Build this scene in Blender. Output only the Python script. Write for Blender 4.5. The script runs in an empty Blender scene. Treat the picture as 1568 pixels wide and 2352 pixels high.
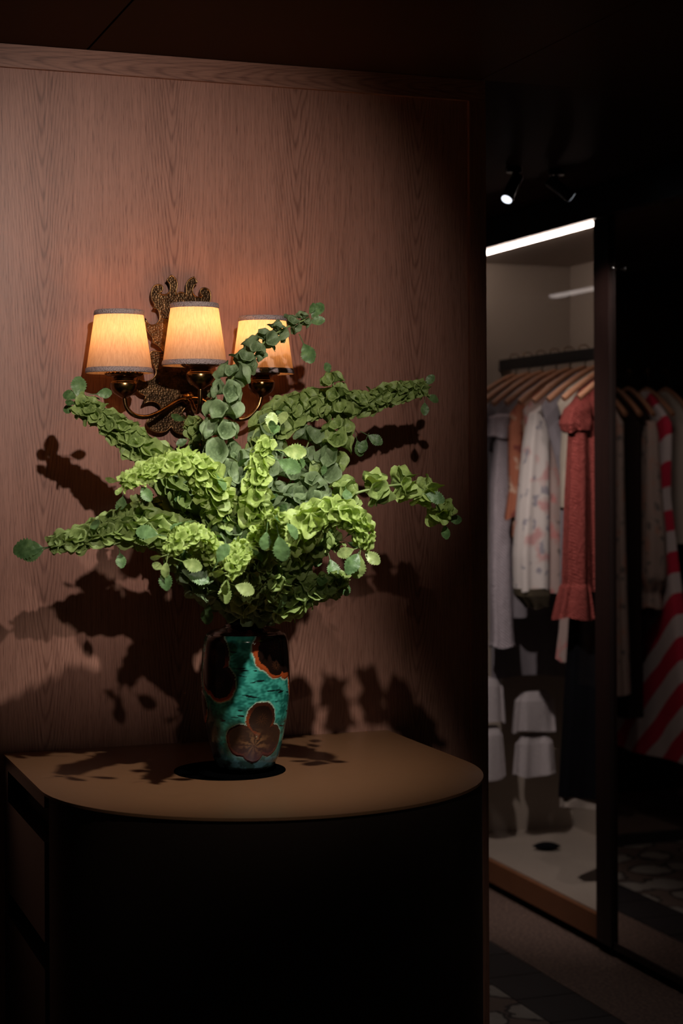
import bpy, bmesh, math, random
from mathutils import Vector, Matrix, noise as mnoise
R = math.radians
random.seed(7)
scene = bpy.context.scene
COL = scene.collection

# ------------------------------------------------------------------ camera
YAW, ROLL, FPX = R(20), R(.25), 4000.0
CAM = Vector((0, -3.5, 1.5))
FWD = Vector((math.sin(YAW), math.cos(YAW), 0))
R0 = Vector((math.cos(YAW), -math.sin(YAW), 0)); U0 = Vector((0, 0, 1))
RGT = R0*math.cos(ROLL) - U0*math.sin(ROLL)
UPV = U0*math.cos(ROLL) + R0*math.sin(ROLL)
cam = bpy.data.cameras.new('camera'); camo = bpy.data.objects.new('camera', cam); COL.objects.link(camo)
M3 = Matrix((RGT, UPV, -FWD)).transposed().to_4x4(); M3.translation = CAM
camo.matrix_world = M3
cam.sensor_fit = 'VERTICAL'; cam.sensor_height = 36; cam.lens = FPX/2352*36
cam.shift_y = -(1176-1060)/2352
cam.dof.use_dof = True; cam.dof.focus_distance = 3.3; cam.dof.aperture_fstop = 4.0
scene.camera = camo
# ------------------------------------------------------------------ world, exposure
w = bpy.data.worlds.new('world'); scene.world = w; w.use_nodes = True
w.node_tree.nodes['Background'].inputs[0].default_value = (1, .72, .55, 1)
w.node_tree.nodes['Background'].inputs[1].default_value = .011
vs = scene.view_settings
vs.view_transform = 'Standard'; vs.look = 'None'; vs.gamma = 1; vs.exposure = 0; vs.use_curve_mapping = False
scene.cycles.use_denoising = True
scene.cycles.max_bounces = 5; scene.cycles.diffuse_bounces = 2; scene.cycles.glossy_bounces = 3; scene.cycles.transmission_bounces = 2; scene.cycles.transparent_max_bounces = 6
scene.cycles.use_adaptive_sampling = True; scene.cycles.adaptive_threshold = .06; scene.cycles.adaptive_min_samples = 16
scene.cycles.sample_clamp_indirect = 4.0
# ------------------------------------------------------------------ ceiling spots of the room (beyond the frame), plus two added fills
def spot(name, loc, target, power, angle, blend, color, radius=.02):
    l = bpy.data.lights.new(name, 'SPOT'); l.energy = power; l.spot_size = R(angle); l.spot_blend = blend
    l.color = color; l.shadow_soft_size = radius
    o = bpy.data.objects.new(name, l); COL.objects.link(o); o.location = loc
    o.rotation_euler = (Vector(target)-Vector(loc)).to_track_quat('-Z', 'Y').to_euler()
    return o
spot('wall_spot', (.50, -2.75, 2.30), (.80, 0, 1.755), 160, 33, 1.0, (1, .85, .75), .018)
spot('flower_spot', (.95, -1.50, 2.31), (.93, -.52, 1.22), 90, 37, 1.0, (1, .93, .82), .016)
spot('rack_fill', (1.95, 1.75, 2.30), (1.45, 2.75, 1.0), 8, 60, .8, (1, .86, .80), .02)  # added lamp, never in view, to brighten the mirrored clothes rail

spot('bay_fill', (1.80, .93, 2.30), (2.78, 1.85, .72), 66, 56, .9, (1, .86, .80), .02)  # added frontal lamp hidden behind the veneer wall, brightens the wardrobe bay

# ------------------------------------------------------------------ helpers
def ray(px, py): return FWD + RGT*((px-784)/FPX) - UPV*((py-1060)/FPX)
def on(axis, v, px, py):
    k = ray(px, py); return CAM + k*((v-CAM[axis])/k[axis])
def link(o, parent=None):
    COL.objects.link(o)
    if parent is not None: o.parent = parent
    return o
def tag(o, label=None, cat=None, group=None, kind=None):
    if label: o['label'] = label
    if cat: o['category'] = cat
    if group: o['group'] = group
    if kind: o['kind'] = kind
    return o
def empty(name, loc, label, cat, group=None):
    o = bpy.data.objects.new(name, None); o.location = loc; o.empty_display_size = .02
    link(o); tag(o, label, cat, group); return o
def mesh_obj(name, V, F, mat, parent=None, smooth=None, loc=None):
    me = bpy.data.meshes.new(name); me.from_pydata([tuple(v) for v in V], [], F); me.update()
    if mat: me.materials.append(mat)
    if smooth is not None:
        me.shade_smooth()
        if smooth < 179: me.set_sharp_from_angle(angle=R(smooth))
    o = bpy.data.objects.new(name, me); link(o)
    if parent is not None:
        o.parent = parent
        off = Vector(parent_world(parent))
        o.location = -off
    if loc is not None: o.location = Vector(o.location) + Vector(loc)
    return o
def parent_world(p):
    v = Vector(p.location)
    while p.parent is not None:
        p = p.parent; v = v + Vector(p.location)
    return v
class MB:
    def __init__(s): s.V = []; s.F = []
    def add(s, V, F):
        n = len(s.V); s.V += [Vector(v) for v in V]; s.F += [tuple(i+n for i in f) for f in F]
    def box(s, a, b):
        x0, y0, z0 = a; x1, y1, z1 = b
        s.add([(x0,y0,z0),(x1,y0,z0),(x1,y1,z0),(x0,y1,z0),(x0,y0,z1),(x1,y0,z1),(x1,y1,z1),(x0,y1,z1)],
              [(0,3,2,1),(4,5,6,7),(0,1,5,4),(1,2,6,5),(2,3,7,6),(3,0,4,7)])
    def tube(s, pts, rad, n=10, cap=True):
        pts = [Vector(p) for p in pts]; m = len(pts)
        if not hasattr(rad, '__len__'): rad = [rad]*m
        T = [(pts[min(i+1,m-1)]-pts[max(i-1,0)]).normalized() for i in range(m)]
        a = Vector((0,0,1)) if abs(T[0].z) < .9 else Vector((1,0,0))
        N = (a - T[0]*a.dot(T[0])).normalized(); V = []; F = []
        for i in range(m):
            N = (N - T[i]*N.dot(T[i])).normalized(); B = T[i].cross(N)
            for k in range(n):
                t = 2*math.pi*k/n; V.append(pts[i] + (N*math.cos(t)+B*math.sin(t))*rad[i])
        for i in range(m-1):
            for k in range(n):
                k2 = (k+1) % n; F.append((i*n+k, i*n+k2, (i+1)*n+k2, (i+1)*n+k))
        if cap:
            F.append(tuple(range(n-1,-1,-1))); F.append(tuple((m-1)*n+k for k in range(n)))
        s.add(V, F)
    def lathe(s, prof, c, n=32, cap0=True, cap1=True):
        V = []; F = []; m = len(prof)
        for r_, z in prof:
            for k in range(n):
                t = 2*math.pi*k/n; V.append((c[0]+r_*math.cos(t), c[1]+r_*math.sin(t), c[2]+z))
        for i in range(m-1):
            for k in range(n):
                k2 = (k+1) % n; F.append((i*n+k, i*n+k2, (i+1)*n+k2, (i+1)*n+k))
        if cap0: F.append(tuple(range(n-1,-1,-1)))
        if cap1: F.append(tuple((m-1)*n+k for k in range(n)))
        s.add(V, F)
    def prism(s, poly, z0, z1):
        n = len(poly)
        V = [(p[0],p[1],z0) for p in poly] + [(p[0],p[1],z1) for p in poly]
        F = [tuple(range(n-1,-1,-1)), tuple(range(n,2*n))] + [(i,(i+1)%n,n+(i+1)%n,n+i) for i in range(n)]
        s.add(V, F)
    def build(s, name, mat, parent=None, smooth=None, bevel=0, seg=2):
        if bevel:
            bm = bmesh.new(); vs_ = [bm.verts.new(v) for v in s.V]
            for f in s.F: bm.faces.new([vs_[i] for i in f])
            ed = [e for e in bm.edges if len(e.link_faces) == 2 and e.calc_face_angle(0) > R(40)]
            bmesh.ops.bevel(bm, geom=ed, offset=bevel, segments=seg, affect='EDGES', profile=.5)
            bm.verts.index_update()
            V = [v.co.copy() for v in bm.verts]; F = [tuple(v.index for v in f.verts) for f in bm.faces]; bm.free()
            return mesh_obj(name, V, F, mat, parent, 35)
        return mesh_obj(name, s.V, s.F, mat, parent, smooth)
def bx(name, a, b, mat, parent=None, bevel=0):
    m = MB(); m.box(a, b); return m.build(name, mat, parent, None, bevel)
def catmull(P, n):
    P = [Vector(p) for p in P]; Q = [P[0]*2-P[1]] + P + [P[-1]*2-P[-2]]; out = []
    for i in range(1, len(Q)-2):
        a, b, c, d = Q[i-1], Q[i], Q[i+1], Q[i+2]
        for k in range(n):
            t = k/n
            out.append(.5*((2*b) + (c-a)*t + (2*a-5*b+4*c-d)*t*t + (3*b-a-3*c+d)*t**3))
    out.append(P[-1]); return out
def sstep(a, b, x):
    t = max(0, min(1, (x-a)/(b-a))); return t*t*(3-2*t)

# ------------------------------------------------------------------ materials
class NT:
    def __init__(s, name):
        s.m = bpy.data.materials.new(name); s.m.use_nodes = True; s.t = s.m.node_tree; s.N = s.t.nodes
        s.b = s.N['Principled BSDF']; s.out = s.N['Material Output']
    def n(s, typ, ins=None, **kw):
        nd = s.N.new(typ)
        for k, v in kw.items(): setattr(nd, k, v)
        for k, v in (ins or {}).items():
            if isinstance(v, bpy.types.NodeSocket): s.t.links.new(v, nd.inputs[k])
            else: nd.inputs[k].default_value = v
        return nd
    def math(s, op, a, b=0., c=0.):
        nd = s.n('ShaderNodeMath', {0: a, 1: b, 2: c}, operation=op); return nd.outputs[0]
    def mix(s, fac, a, b, mode='MIX'):
        nd = s.N.new('ShaderNodeMix'); nd.data_type = 'RGBA'; nd.blend_type = mode
        for k, v in ((0, fac), (6, a), (7, b)):
            if isinstance(v, bpy.types.NodeSocket): s.t.links.new(v, nd.inputs[k])
            else: nd.inputs[k].default_value = v if k == 0 else (*v, 1)
        return nd.outputs[2]
    def ramp(s, fac, stops):
        nd = s.n('ShaderNodeValToRGB', {0: fac}); e = nd.color_ramp.elements
        while len(e) < len(stops): e.new(.5)
        for el, (p, c) in zip(e, stops): el.position = p; el.color = (*c, 1)
        return nd.outputs[0]
    def coord(s, kind='Object', scale=(1,1,1)):
        c = s.n('ShaderNodeTexCoord').outputs[kind]
        return s.n('ShaderNodeMapping', {'Vector': c, 'Scale': scale}).outputs[0]
    def noise(s, vec, scale, detail=3, rough=.5):
        return s.n('ShaderNodeTexNoise', {'Vector': vec, 'Scale': scale, 'Detail': detail, 'Roughness': rough}).outputs[0]
    def bump(s, h, strength, dist=.002):
        b = s.n('ShaderNodeBump', {'Height': h, 'Strength': strength, 'Distance': dist}).outputs[0]
        s.t.links.new(b, s.b.inputs['Normal']); return b
    def set(s, **kw):
        for k, v in kw.items():
            k = k.replace('_', ' ')
            if isinstance(v, bpy.types.NodeSocket): s.t.links.new(v, s.b.inputs[k])
            else: s.b.inputs[k].default_value = (*v, 1) if isinstance(v, tuple) and len(v) == 3 else v
        return s.m
def plain(name, col, rough=.5, metal=0., var=.15, scale=30, spec=.5, bump=0.):
    t = NT(name); nz = t.noise(t.coord(), scale)
    c = t.mix(nz, tuple(x*(1-var) for x in col), tuple(min(1, x*(1+var)) for x in col))
    if bump: t.bump(nz, bump)
    return t.set(Base_Color=c, Roughness=rough, Metallic=metal, Specular_IOR_Level=spec)
def wood(name, light, dark, axis='z', period=.27, center=.64, rough=.42, cath=1.0, spec=.4):
    t = NT(name); s = t.n('ShaderNodeTexCoord').outputs['Object']
    sp = t.n('ShaderNodeSeparateXYZ', {0: s})
    X, Z = (sp.outputs[0], sp.outputs[2]) if axis == 'z' else (sp.outputs[2], sp.outputs[0])
    wob = t.noise(t.n('ShaderNodeMapping', {'Vector': s, 'Scale': (7, 7, 1.6) if axis == 'z' else (1.6, 7, 7)}).outputs[0], 1.0, 3)
    u = t.math('SUBTRACT', t.math('WRAP', X, center+period/2, center-period/2), center)
    u = t.math('ADD', u, t.math('MULTIPLY', t.math('SUBTRACT', wob, .5), .05))
    d = t.math('SQRT', t.math('ADD', t.math('MULTIPLY', u, u), .00016))
    ph = t.math('SUBTRACT', t.math('MULTIPLY', d, 175), t.math('MULTIPLY', Z, 17))
    ph = t.math('ADD', ph, t.math('MULTIPLY', wob, 3.2))
    ring = t.math('MULTIPLY_ADD', t.math('SINE', t.math('MULTIPLY', ph, 6.283)), .5, .5)
    ring = t.math('POWER', ring, 3.2)
    msk = t.n('ShaderNodeMapRange', {0: d, 1: .018, 2: .075, 3: 1, 4: .22}).outputs[0]
    ring = t.math('MULTIPLY', ring, msk)
    sc = (260, 260, 7) if axis == 'z' else (7, 260, 260)
    fib = t.noise(t.n('ShaderNodeMapping', {'Vector': s, 'Scale': sc}).outputs[0], 1.0, 4, .6)
    sc = (700, 700, 28) if axis == 'z' else (28, 700, 700)
    pore = t.noise(t.n('ShaderNodeMapping', {'Vector': s, 'Scale': sc}).outputs[0], 1.0, 2, .5)
    sc = (13, 13, .5) if axis == 'z' else (.5, 13, 13)
    tone = t.noise(t.n('ShaderNodeMapping', {'Vector': s, 'Scale': sc}).outputs[0], 1.0, 2)
    f = t.math('ADD', t.math('MULTIPLY', ring, .52*cath), t.math('MULTIPLY', t.math('SUBTRACT', fib, .38), 1.55))
    f = t.math('ADD', f, t.math('MULTIPLY', t.math('SUBTRACT', tone, .5), .5))
    pm = t.n('ShaderNodeMapRange', {0: pore, 1: .54, 2: .70, 3: 0, 4: .55}).outputs[0]
    f = t.n('ShaderNodeClamp', {0: t.math('ADD', f, pm)}).outputs[0]
    return t.set(Base_Color=t.mix(f, light, dark), Roughness=rough, Specular_IOR_Level=spec)
def emit(name, col, strength):
    t = NT(name); return t.set(Base_Color=(.8,.8,.8), Emission_Color=col, Emission_Strength=strength)

M_wall = wood('veneer_wood', (.38, .188, .138), (.165, .070, .048))
M_trim = wood('trim_wood', (.34, .165, .115), (.15, .062, .042), axis='x', period=.06, center=2.31, cath=.8)
M_trimv = wood('trim_wood_upright', (.30, .14, .095), (.14, .058, .040), cath=.3)
M_dark = wood('dark_wood', (.016, .0065, .005), (.008, .0035, .003), rough=.45, cath=.3)
M_rail = wood('rail_wood', (.22, .085, .035), (.09, .032, .014), axis='x', rough=.4, cath=.3)
M_cab = plain('cabinet_lacquer', (.020, .0115, .008), .42, var=.2, scale=8)
M_cabin = plain('cabinet_inside', (.004, .003, .003), .8)
def top_mat():
    t = NT('bronze_top'); nz = t.noise(t.coord(scale=(40, 400, 40)), 1.0, 4); n2 = t.noise(t.coord(), 900, 2)
    c = t.mix(nz, (.155, .072, .034), (.20, .098, .048))
    r_ = t.math('MULTIPLY_ADD', nz, .12, .34)
    t.bump(n2, .05, .0004)
    return t.set(Base_Color=c, Roughness=r_, Specular_IOR_Level=.55)
M_top = top_mat()
def ceil_mat():
    t = NT('ceiling_lacquer'); t.N.remove(t.b); nz = t.noise(t.coord(), 3, 2)
    c = t.mix(nz, (.042, .025, .020), (.052, .030, .025))
    d = t.n('ShaderNodeBsdfDiffuse', {0: c}).outputs[0]; g = t.n('ShaderNodeBsdfGlossy', {0: (1, .9, .85, 1), 'Roughness': .3}).outputs[0]
    m_ = t.n('ShaderNodeMixShader', {0: .012, 1: d, 2: g}).outputs[0]; t.t.links.new(m_, t.out.inputs[0]); return t.m
M_ceil = ceil_mat()
M_gap = plain('shadow_gap', (.002, .002, .002), .9)
M_black = plain('black_metal', (.014, .014, .014), .45, var=.2, spec=.4)
M_mat = plain('black_felt', (.0012, .0012, .0014), 1.0, spec=.0)
M_cream = plain('cream_lining', (.40, .335, .285), .55, var=.04, scale=6)
M_mirror = NT('mirror_glass').set(Base_Color=(.62, .60, .58), Metallic=1.0, Roughness=.008)
def glass():
    t = NT('door_glass'); t.N.remove(t.b)
    bf = t.n('ShaderNodeNewGeometry').outputs['Backfacing']
    ior = t.n('ShaderNodeMapRange', {0: bf, 1: 0., 2: 1., 3: 1.45, 4: 1/1.45}).outputs[0]   # the pane is one thin sheet: same reflectance from both sides
    fr = t.n('ShaderNodeFresnel', {'IOR': ior}).outputs[0]
    a = t.n('ShaderNodeBsdfTransparent', {0: (.95, .95, .94, 1)}).outputs[0]
    g = t.n('ShaderNodeBsdfGlossy', {'Color': (1,1,1,1), 'Roughness': .01}).outputs[0]
    m = t.n('ShaderNodeMixShader', {0: fr, 1: a, 2: g}).outputs[0]
    t.t.links.new(m, t.out.inputs[0]); return t.m
M_glass = glass()
def brass(name, c0, c1, rough, hammered):
    t = NT(name); v = t.coord()
    nz = t.noise(v, 60, 4, .65); c = t.mix(t.n('ShaderNodeMapRange', {0: nz, 1: .35, 2: .68}).outputs[0], c0, c1)
    if hammered:
        vo = t.n('ShaderNodeTexVoronoi', {'Vector': v, 'Scale': 230, 'Randomness': .8}).outputs[0]
        t.bump(vo, .35, .0015)
    else: t.bump(nz, .05, .0006)
    return t.set(Base_Color=c, Metallic=1.0, Roughness=rough)
M_brass = brass('aged_brass', (.13, .075, .032), (.34, .20, .08), .24, False)
M_hammer = brass('hammered_brass', (.035, .021, .012), (.12, .070, .034), .32, True)
M_rim = brass('polished_rim', (.16, .095, .04), (.34, .20, .085), .3, False)
def shade_mat():
    t = NT('linen_shade'); t.N.remove(t.b)
    v = t.coord(scale=(420, 420, 9)); st = t.noise(v, 1.0, 4, .65)
    c = t.mix(t.n('ShaderNodeMapRange', {0: st, 1: .3, 2: .72}).outputs[0], (.86, .67, .53), (.62, .42, .29))
    d = t.n('ShaderNodeBsdfDiffuse', {0: c}).outputs[0]
    r_ = t.n('ShaderNodeBsdfTranslucent', {0: c}).outputs[0]
    m = t.n('ShaderNodeMixShader', {0: .46, 1: d, 2: r_}).outputs[0]
    t.t.links.new(m, t.out.inputs[0]); return t.m
M_shade = shade_mat()
def braid_mat():
    t = NT('silver_braid'); v = t.coord()
    vo = t.n('ShaderNodeTexVoronoi', {'Vector': v, 'Scale': 420}).outputs[0]
    t.bump(vo, 1.0, .0015)
    return t.set(Base_Color=t.mix(vo, (.62, .50, .49), (.26, .19, .185)), Roughness=.5)
M_braid = braid_mat()
M_bulb = emit('bulb_glow', (1, .50, .175), 46)
def foliage(name, a, b, tr=.24, rough=.5, rim=False):
    t = NT(name); t.N.remove(t.b)
    rnd = t.n('ShaderNodeObjectInfo').outputs['Random']
    v = t.n('ShaderNodeTexCoord').outputs['Object']
    nz = t.noise(v, 3.0, 3)
    c = t.mix(rnd, a, b)
    zc = t.n('ShaderNodeSeparateXYZ', {0: v}).outputs[2]
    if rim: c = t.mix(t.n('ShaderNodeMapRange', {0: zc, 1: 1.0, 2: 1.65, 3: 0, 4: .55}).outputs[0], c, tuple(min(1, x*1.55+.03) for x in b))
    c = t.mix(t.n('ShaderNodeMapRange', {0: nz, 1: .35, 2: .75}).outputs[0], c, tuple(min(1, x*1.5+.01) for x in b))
    fine = t.noise(v, 14, 3)
    bmp = t.n('ShaderNodeBump', {'Height': fine, 'Strength': .3, 'Distance': .0012}).outputs[0]
    d = t.n('ShaderNodeBsdfDiffuse', {0: c, 'Normal': bmp}).outputs[0]
    c2 = t.mix(1.0, c, (1.0, 1.0, .38), 'MULTIPLY')
    r_ = t.n('ShaderNodeBsdfTranslucent', {0: c2}).outputs[0]
    g = t.n('ShaderNodeBsdfGlossy', {0: (.8, .9, .8, 1), 'Roughness': rough, 'Normal': bmp}).outputs[0]
    m = t.n('ShaderNodeMixShader', {0: tr, 1: d, 2: r_}).outputs[0]
    m = t.n('ShaderNodeMixShader', {0: .045, 1: m, 2: g}).outputs[0]
    t.t.links.new(m, t.out.inputs[0]); return t.m
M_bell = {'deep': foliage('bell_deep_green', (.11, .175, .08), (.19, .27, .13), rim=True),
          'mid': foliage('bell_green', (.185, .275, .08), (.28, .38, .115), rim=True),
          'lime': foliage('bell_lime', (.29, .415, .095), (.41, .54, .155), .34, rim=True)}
M_leaf = foliage('leaf_green', (.07, .16, .05), (.15, .27, .10), .25, .4)
M_leafp = foliage('leaf_pale_green', (.30, .48, .11), (.46, .58, .22), .35, .4)
M_stem = foliage('stem_green', (.16, .25, .07), (.26, .34, .12), .1)
M_petal = plain('petal_white', (.72, .62, .66), .5)
def glaze():
    t = NT('vase_glaze'); a = t.n('ShaderNodeVertexColor', layer_name='glaze').outputs[0]
    nz = t.noise(t.coord(), 120, 4, .6)
    c = t.mix(t.math('MULTIPLY', nz, .55), a, t.mix(1.0, a, (.35, .35, .35), 'MULTIPLY'))
    return t.set(Base_Color=c, Roughness=.16, Specular_IOR_Level=.5, Coat_Weight=.3, Coat_Roughness=.06)
M_vase = glaze()
# fabrics
def fabric(name, a, b, scale=300, rough=.9, bump=.5):
    t = NT(name); v = t.coord(); nz = t.noise(v, scale, 2); n2 = t.noise(v, 12, 2)
    c = t.mix(nz, a, b); c = t.mix(t.math('MULTIPLY', n2, .35), c, tuple(x*.6 for x in a)); t.bump(nz, bump, .003)
    return t.set(Base_Color=c, Roughness=rough, Specular_IOR_Level=.1)
def knit(name, a, b):
    t = NT(name); v = t.coord()
    wv = t.n('ShaderNodeTexWave', {'Vector': v, 'Scale': 55, 'Distortion': 1.5, 'Detail': 1}, bands_direction='DIAGONAL').outputs[1]
    vo = t.n('ShaderNodeTexVoronoi', {'Vector': v, 'Scale': 130}).outputs[0]
    h = t.math('ADD', wv, vo); t.bump(h, .8, .004)
    return t.set(Base_Color=t.mix(t.math('MULTIPLY', h, .6), a, b), Roughness=.9, Specular_IOR_Level=.1)
def floral(name, ground, c1, c2, scale=9):
    t = NT(name); v = t.coord(); n1 = t.noise(v, scale, 3); n2 = t.noise(t.coord(scale=(1.3, 1.3, 1.1)), scale*1.7, 3)
    c = t.mix(t.n('ShaderNodeMapRange', {0: n1, 1: .54, 2: .62}).outputs[0], ground, c1)
    c = t.mix(t.n('ShaderNodeMapRange', {0: n2, 1: .60, 2: .66}).outputs[0], c, c2)
    return t.set(Base_Color=c, Roughness=.85, Specular_IOR_Level=.15)
def stripes(name, a, b, period, direction=(0, 1, 1)):
    t = NT(name); s = t.n('ShaderNodeTexCoord').outputs['Object']
    d = t.n('ShaderNodeVectorMath', {0: s, 1: direction}, operation='DOT_PRODUCT').outputs['Value']
    d = t.math('ADD', d, t.math('MULTIPLY', t.noise(s, 6, 1), .03))
    f = t.math('GREATER_THAN', t.math('FRACT', t.math('DIVIDE', d, period)), .5)
    return t.set(Base_Color=t.mix(f, a, b), Roughness=.85, Specular_IOR_Level=.1)
M_hanger = wood('hanger_wood', (.42, .20, .11), (.26, .11, .06), axis='x', cath=.2)

# ================================================================== THE SETTING
WX = 1.612; CZ = 2.338; FX = 2.565
wall = bx('wall_back', (-1.6, .004, 0), (1.576, .12, CZ), M_wall); tag(wall, 'wood veneer panel wall with vertical grain', kind='structure')
tr = bx('trim_1', (-1.6, -.006, 2.291), (1.612, .03, CZ-.001), M_trim, None, .003)
tag(tr, 'horizontal wooden trim along the top of the veneer wall', kind='structure')
m = MB(); m.box((1.573, -.006, 0), (1.613, .12, 2.2905))
tv = m.build('trim_2', M_trimv, None, None, .012, 4); tag(tv, 'upright wooden edge trim at the end of the veneer wall', kind='structure')
# ceiling: dark lacquered panels with open joints
ceil = bx('ceiling', (-1.8, -4.5, CZ+.02), (3.6, 3.6, CZ+.06), M_gap); tag(ceil, 'dark panelled ceiling', kind='structure')
xs = [-1.06, -.17, .728, 1.60, 2.50, 3.39]; ys = [-4.4, -1.9, 0.0, 1.9, 3.5]
for i in range(len(xs)-1):
    for j in range(len(ys)-1):
        bx('ceiling_panel', (xs[i]+.0025, ys[j]+.0015, CZ), (xs[i+1]-.0025, ys[j+1]-.0015, CZ+.018), M_ceil, ceil)
# floor: speckled border, dark tile band, patterned field
def speckle():
    t = NT('speckled_floor'); v = t.coord(); nz = t.noise(v, 95, 3, .7); n2 = t.noise(v, 9, 2)
    c = t.ramp(nz, [(.35, (.05, .03, .024)), (.5, (.13, .08, .06)), (.68, (.26, .17, .13))])
    t.bump(nz, .4, .003)
    return t.set(Base_Color=t.mix(t.math('MULTIPLY', n2, .5), c, (.06, .035, .03)), Roughness=.75)
def ornament():
    t = NT('patterned_floor'); v = t.coord(scale=(1, 1, 0)); nz = t.noise(v, 70, 3, .7)
    wv = t.n('ShaderNodeVectorMath', {0: v, 1: t.n('ShaderNodeVectorMath', {0: t.n('ShaderNodeTexNoise', {'Vector': v, 'Scale': 22.}).outputs[1], 1: (.07, .07, 0)}, operation='MULTIPLY').outputs[0]}, operation='ADD').outputs[0]
    vo = t.n('ShaderNodeTexVoronoi', {'Vector': wv, 'Scale': 5.2, 'Randomness': .35}).outputs[0]
    c = t.ramp(vo, [(.0, (.34, .32, .29)), (.40, (.30, .27, .24)), (.42, (.03, .022, .02)), (.47, (.03, .022, .02)), (.49, (.15, .105, .085)), (1, (.17, .12, .10))])
    c = t.mix(t.math('MULTIPLY', nz, .6), c, t.mix(1.0, c, (.45, .42, .4), 'MULTIPLY'))
    t.bump(nz, .3, .003)
    return t.set(Base_Color=c, Roughness=.75)
fl = bx('floor', (-1.8, -4.5, -.05), (3.6, 3.6, -.006), M_gap); tag(fl, 'dark shop floor', kind='structure')
bx('speckled_border', (2.292, -4.4, -.006), (3.3, 3.3, 0), speckle(), fl)
bx('patterned_field', (-1.8, -4.4, -.006), (2.104, 2.49, 0), ornament(), fl)
M_tile = plain('black_tile', (.020, .018, .019), .5, var=.3, scale=12)
y = .888-.2115*4
while y < 2.4:
    bx('floor_tile', (2.107, y+.002, -.006), (2.289, y+.2095, .0002), M_tile, fl); y += .2115
x = 2.289-.2
while x > -.3:
    bx('floor_tile', (x-.1985, 2.495, -.006), (x, 2.68, .0002), M_tile, fl); x -= .2
bx('speckled_border', (-1.8, 2.685, -.006), (2.29, 3.46, 0), speckle(), fl)
fw_ = bx('wall_far', (-1.6, 3.46, 0), (3.4, 3.54, CZ), M_dark); tag(fw_, 'dark wood wall behind the far clothes rail', kind='structure')

# ================================================================== CABINET
cab = empty('cabinet', (.964, -.4, 0), 'dark lacquered half-round cabinet with bronze top against the veneer wall', 'cabinet')
def outline(d=0., n=48, xl=.552, xr=1.376, yb=-.001):
    P = [(xr-d, yb), ]
    for k in range(n+1):
        t = math.pi*k/n
        P.append((.964+(.412-d)*math.cos(t), -.415-(.392-d)*math.sin(t)))
    P.append((xl+d, yb)); return P
P = outline()[::-1]
m = MB(); m.prism(P[::-1], .915, .92); m.build('cabinet_top', M_top, cab, None, .0012, 2)
# core (its straight left side recessed behind the drawer fronts)
core = [(p[0], p[1]) for p in outline(.0025) if p[1] < -.445 or p[0] > .7]
core.append((.59, core[-1][1])); core.append((.59, -.001))
m = MB(); m.prism(core, .0, .9148); m.build('cabinet_body', M_cab, cab, 40)
bx('stile', (.5545, -.045, 0), (.592, -.0015, .9148), M_cab, cab)
bx('rail', (.5545, -.44, .892), (.592, -.046, .9148), M_cab, cab)
for (z0, z1) in ((.655, .832), (.335, .607), (.03, .288)):
    bx('drawer_front', (.5545, -.44, z0), (.5895, -.046, z1), M_cab, cab, .0015)
bx('pull_recess', (.5899, -.44, .03), (.5905, -.046, .892), M_cabin, cab)

# ================================================================== VASE
VX, VY = .945, -.373
mt = MB(); mt.lathe([(.1035, 0), (.105, .0008), (.1045, .0018), (.10, .0021)], (.920, -.352, .9203), 64)
o = mt.build('round_mat', M_mat, None, 40); tag(o, 'thin round black mat under the painted vase', 'mat')
prof = [(0, 0), (52, 0), (56, 2), (57, 6), (60, 10), (66, 14), (71, 24), (76, 34), (86, 74), (95, 122), (100, 165), (101.5, 205), (101, 240), (99, 275), (95.5, 305), (91, 315),
        (80, 323), (62, 327), (48, 333), (44, 340), (45, 348), (51, 357), (60, 364), (63, 369), (62, 372), (57, 372), (50, 366), (41, 355), (37, 340), (40, 326), (60, 318), (60, 250)]
S = 1/1232.
# resample the profile densely
pp = []
for i in range(len(prof)-1):
    (r0, h0), (r1, h1) = prof[i], prof[i+1]
    k = max(1, int(math.hypot(r1-r0, h1-h0)/1.5)) if i < 22 else 3
    for j in range(k): pp.append((r0+(r1-r0)*j/k, h0+(h1-h0)*j/k))
pp.append(prof[-1])
for _ in range(4):
    q = pp[:]
    for i in range(1, len(pp)-1):
        if 6 < i: q[i] = ((pp[i-1][0]+2*pp[i][0]+pp[i+1][0])/4, (pp[i-1][1]+2*pp[i][1]+pp[i+1][1])/4)
    pp = q
rng = random.Random(3)
# clover lobes on the unrolled body: centre (s, h), radius  (units: photo-size pixels, s = 0 faces the viewer)
LOB = [(-78, 272, 40, 52), (-62, 212, 40, 44), (-95, 230, 30, 48), (73, 285, 56, 54), (112, 270, 46, 54), (76, 250, 32, 30),
       (38, 130, 38, 40), (-12, 82, 40, 38), (66, 80, 40, 38), (20, 60, 34, 30)]
back = []
for (s, h, a, b) in LOB: back.append((s+250 if s < 60 else s+190, h+((s*7) % 23)-12, a, b))
for (s, h, a, b) in LOB[6:]: back.append((s-215, h+70, a, b))
LOB += back
dash = [(rng.uniform(-314, 314), rng.uniform(95, 305), rng.uniform(5, 17), rng.uniform(1.2, 2.6), rng.uniform(-.25, .15)) for _ in range(150)]
def sd_lobes(s, h):
    best = 9; bl = None
    for L in LOB:
        ds = (s-L[0]+314.16) % 628.32 - 314.16
        q = math.hypot(ds/L[2], (h-L[1])/L[3])
        if q < best: best = q; bl = (ds, h-L[1], L)
    return best, bl
def lerp3(a, b, t): return tuple(x+(y-x)*t for x, y in zip(a, b))
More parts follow.
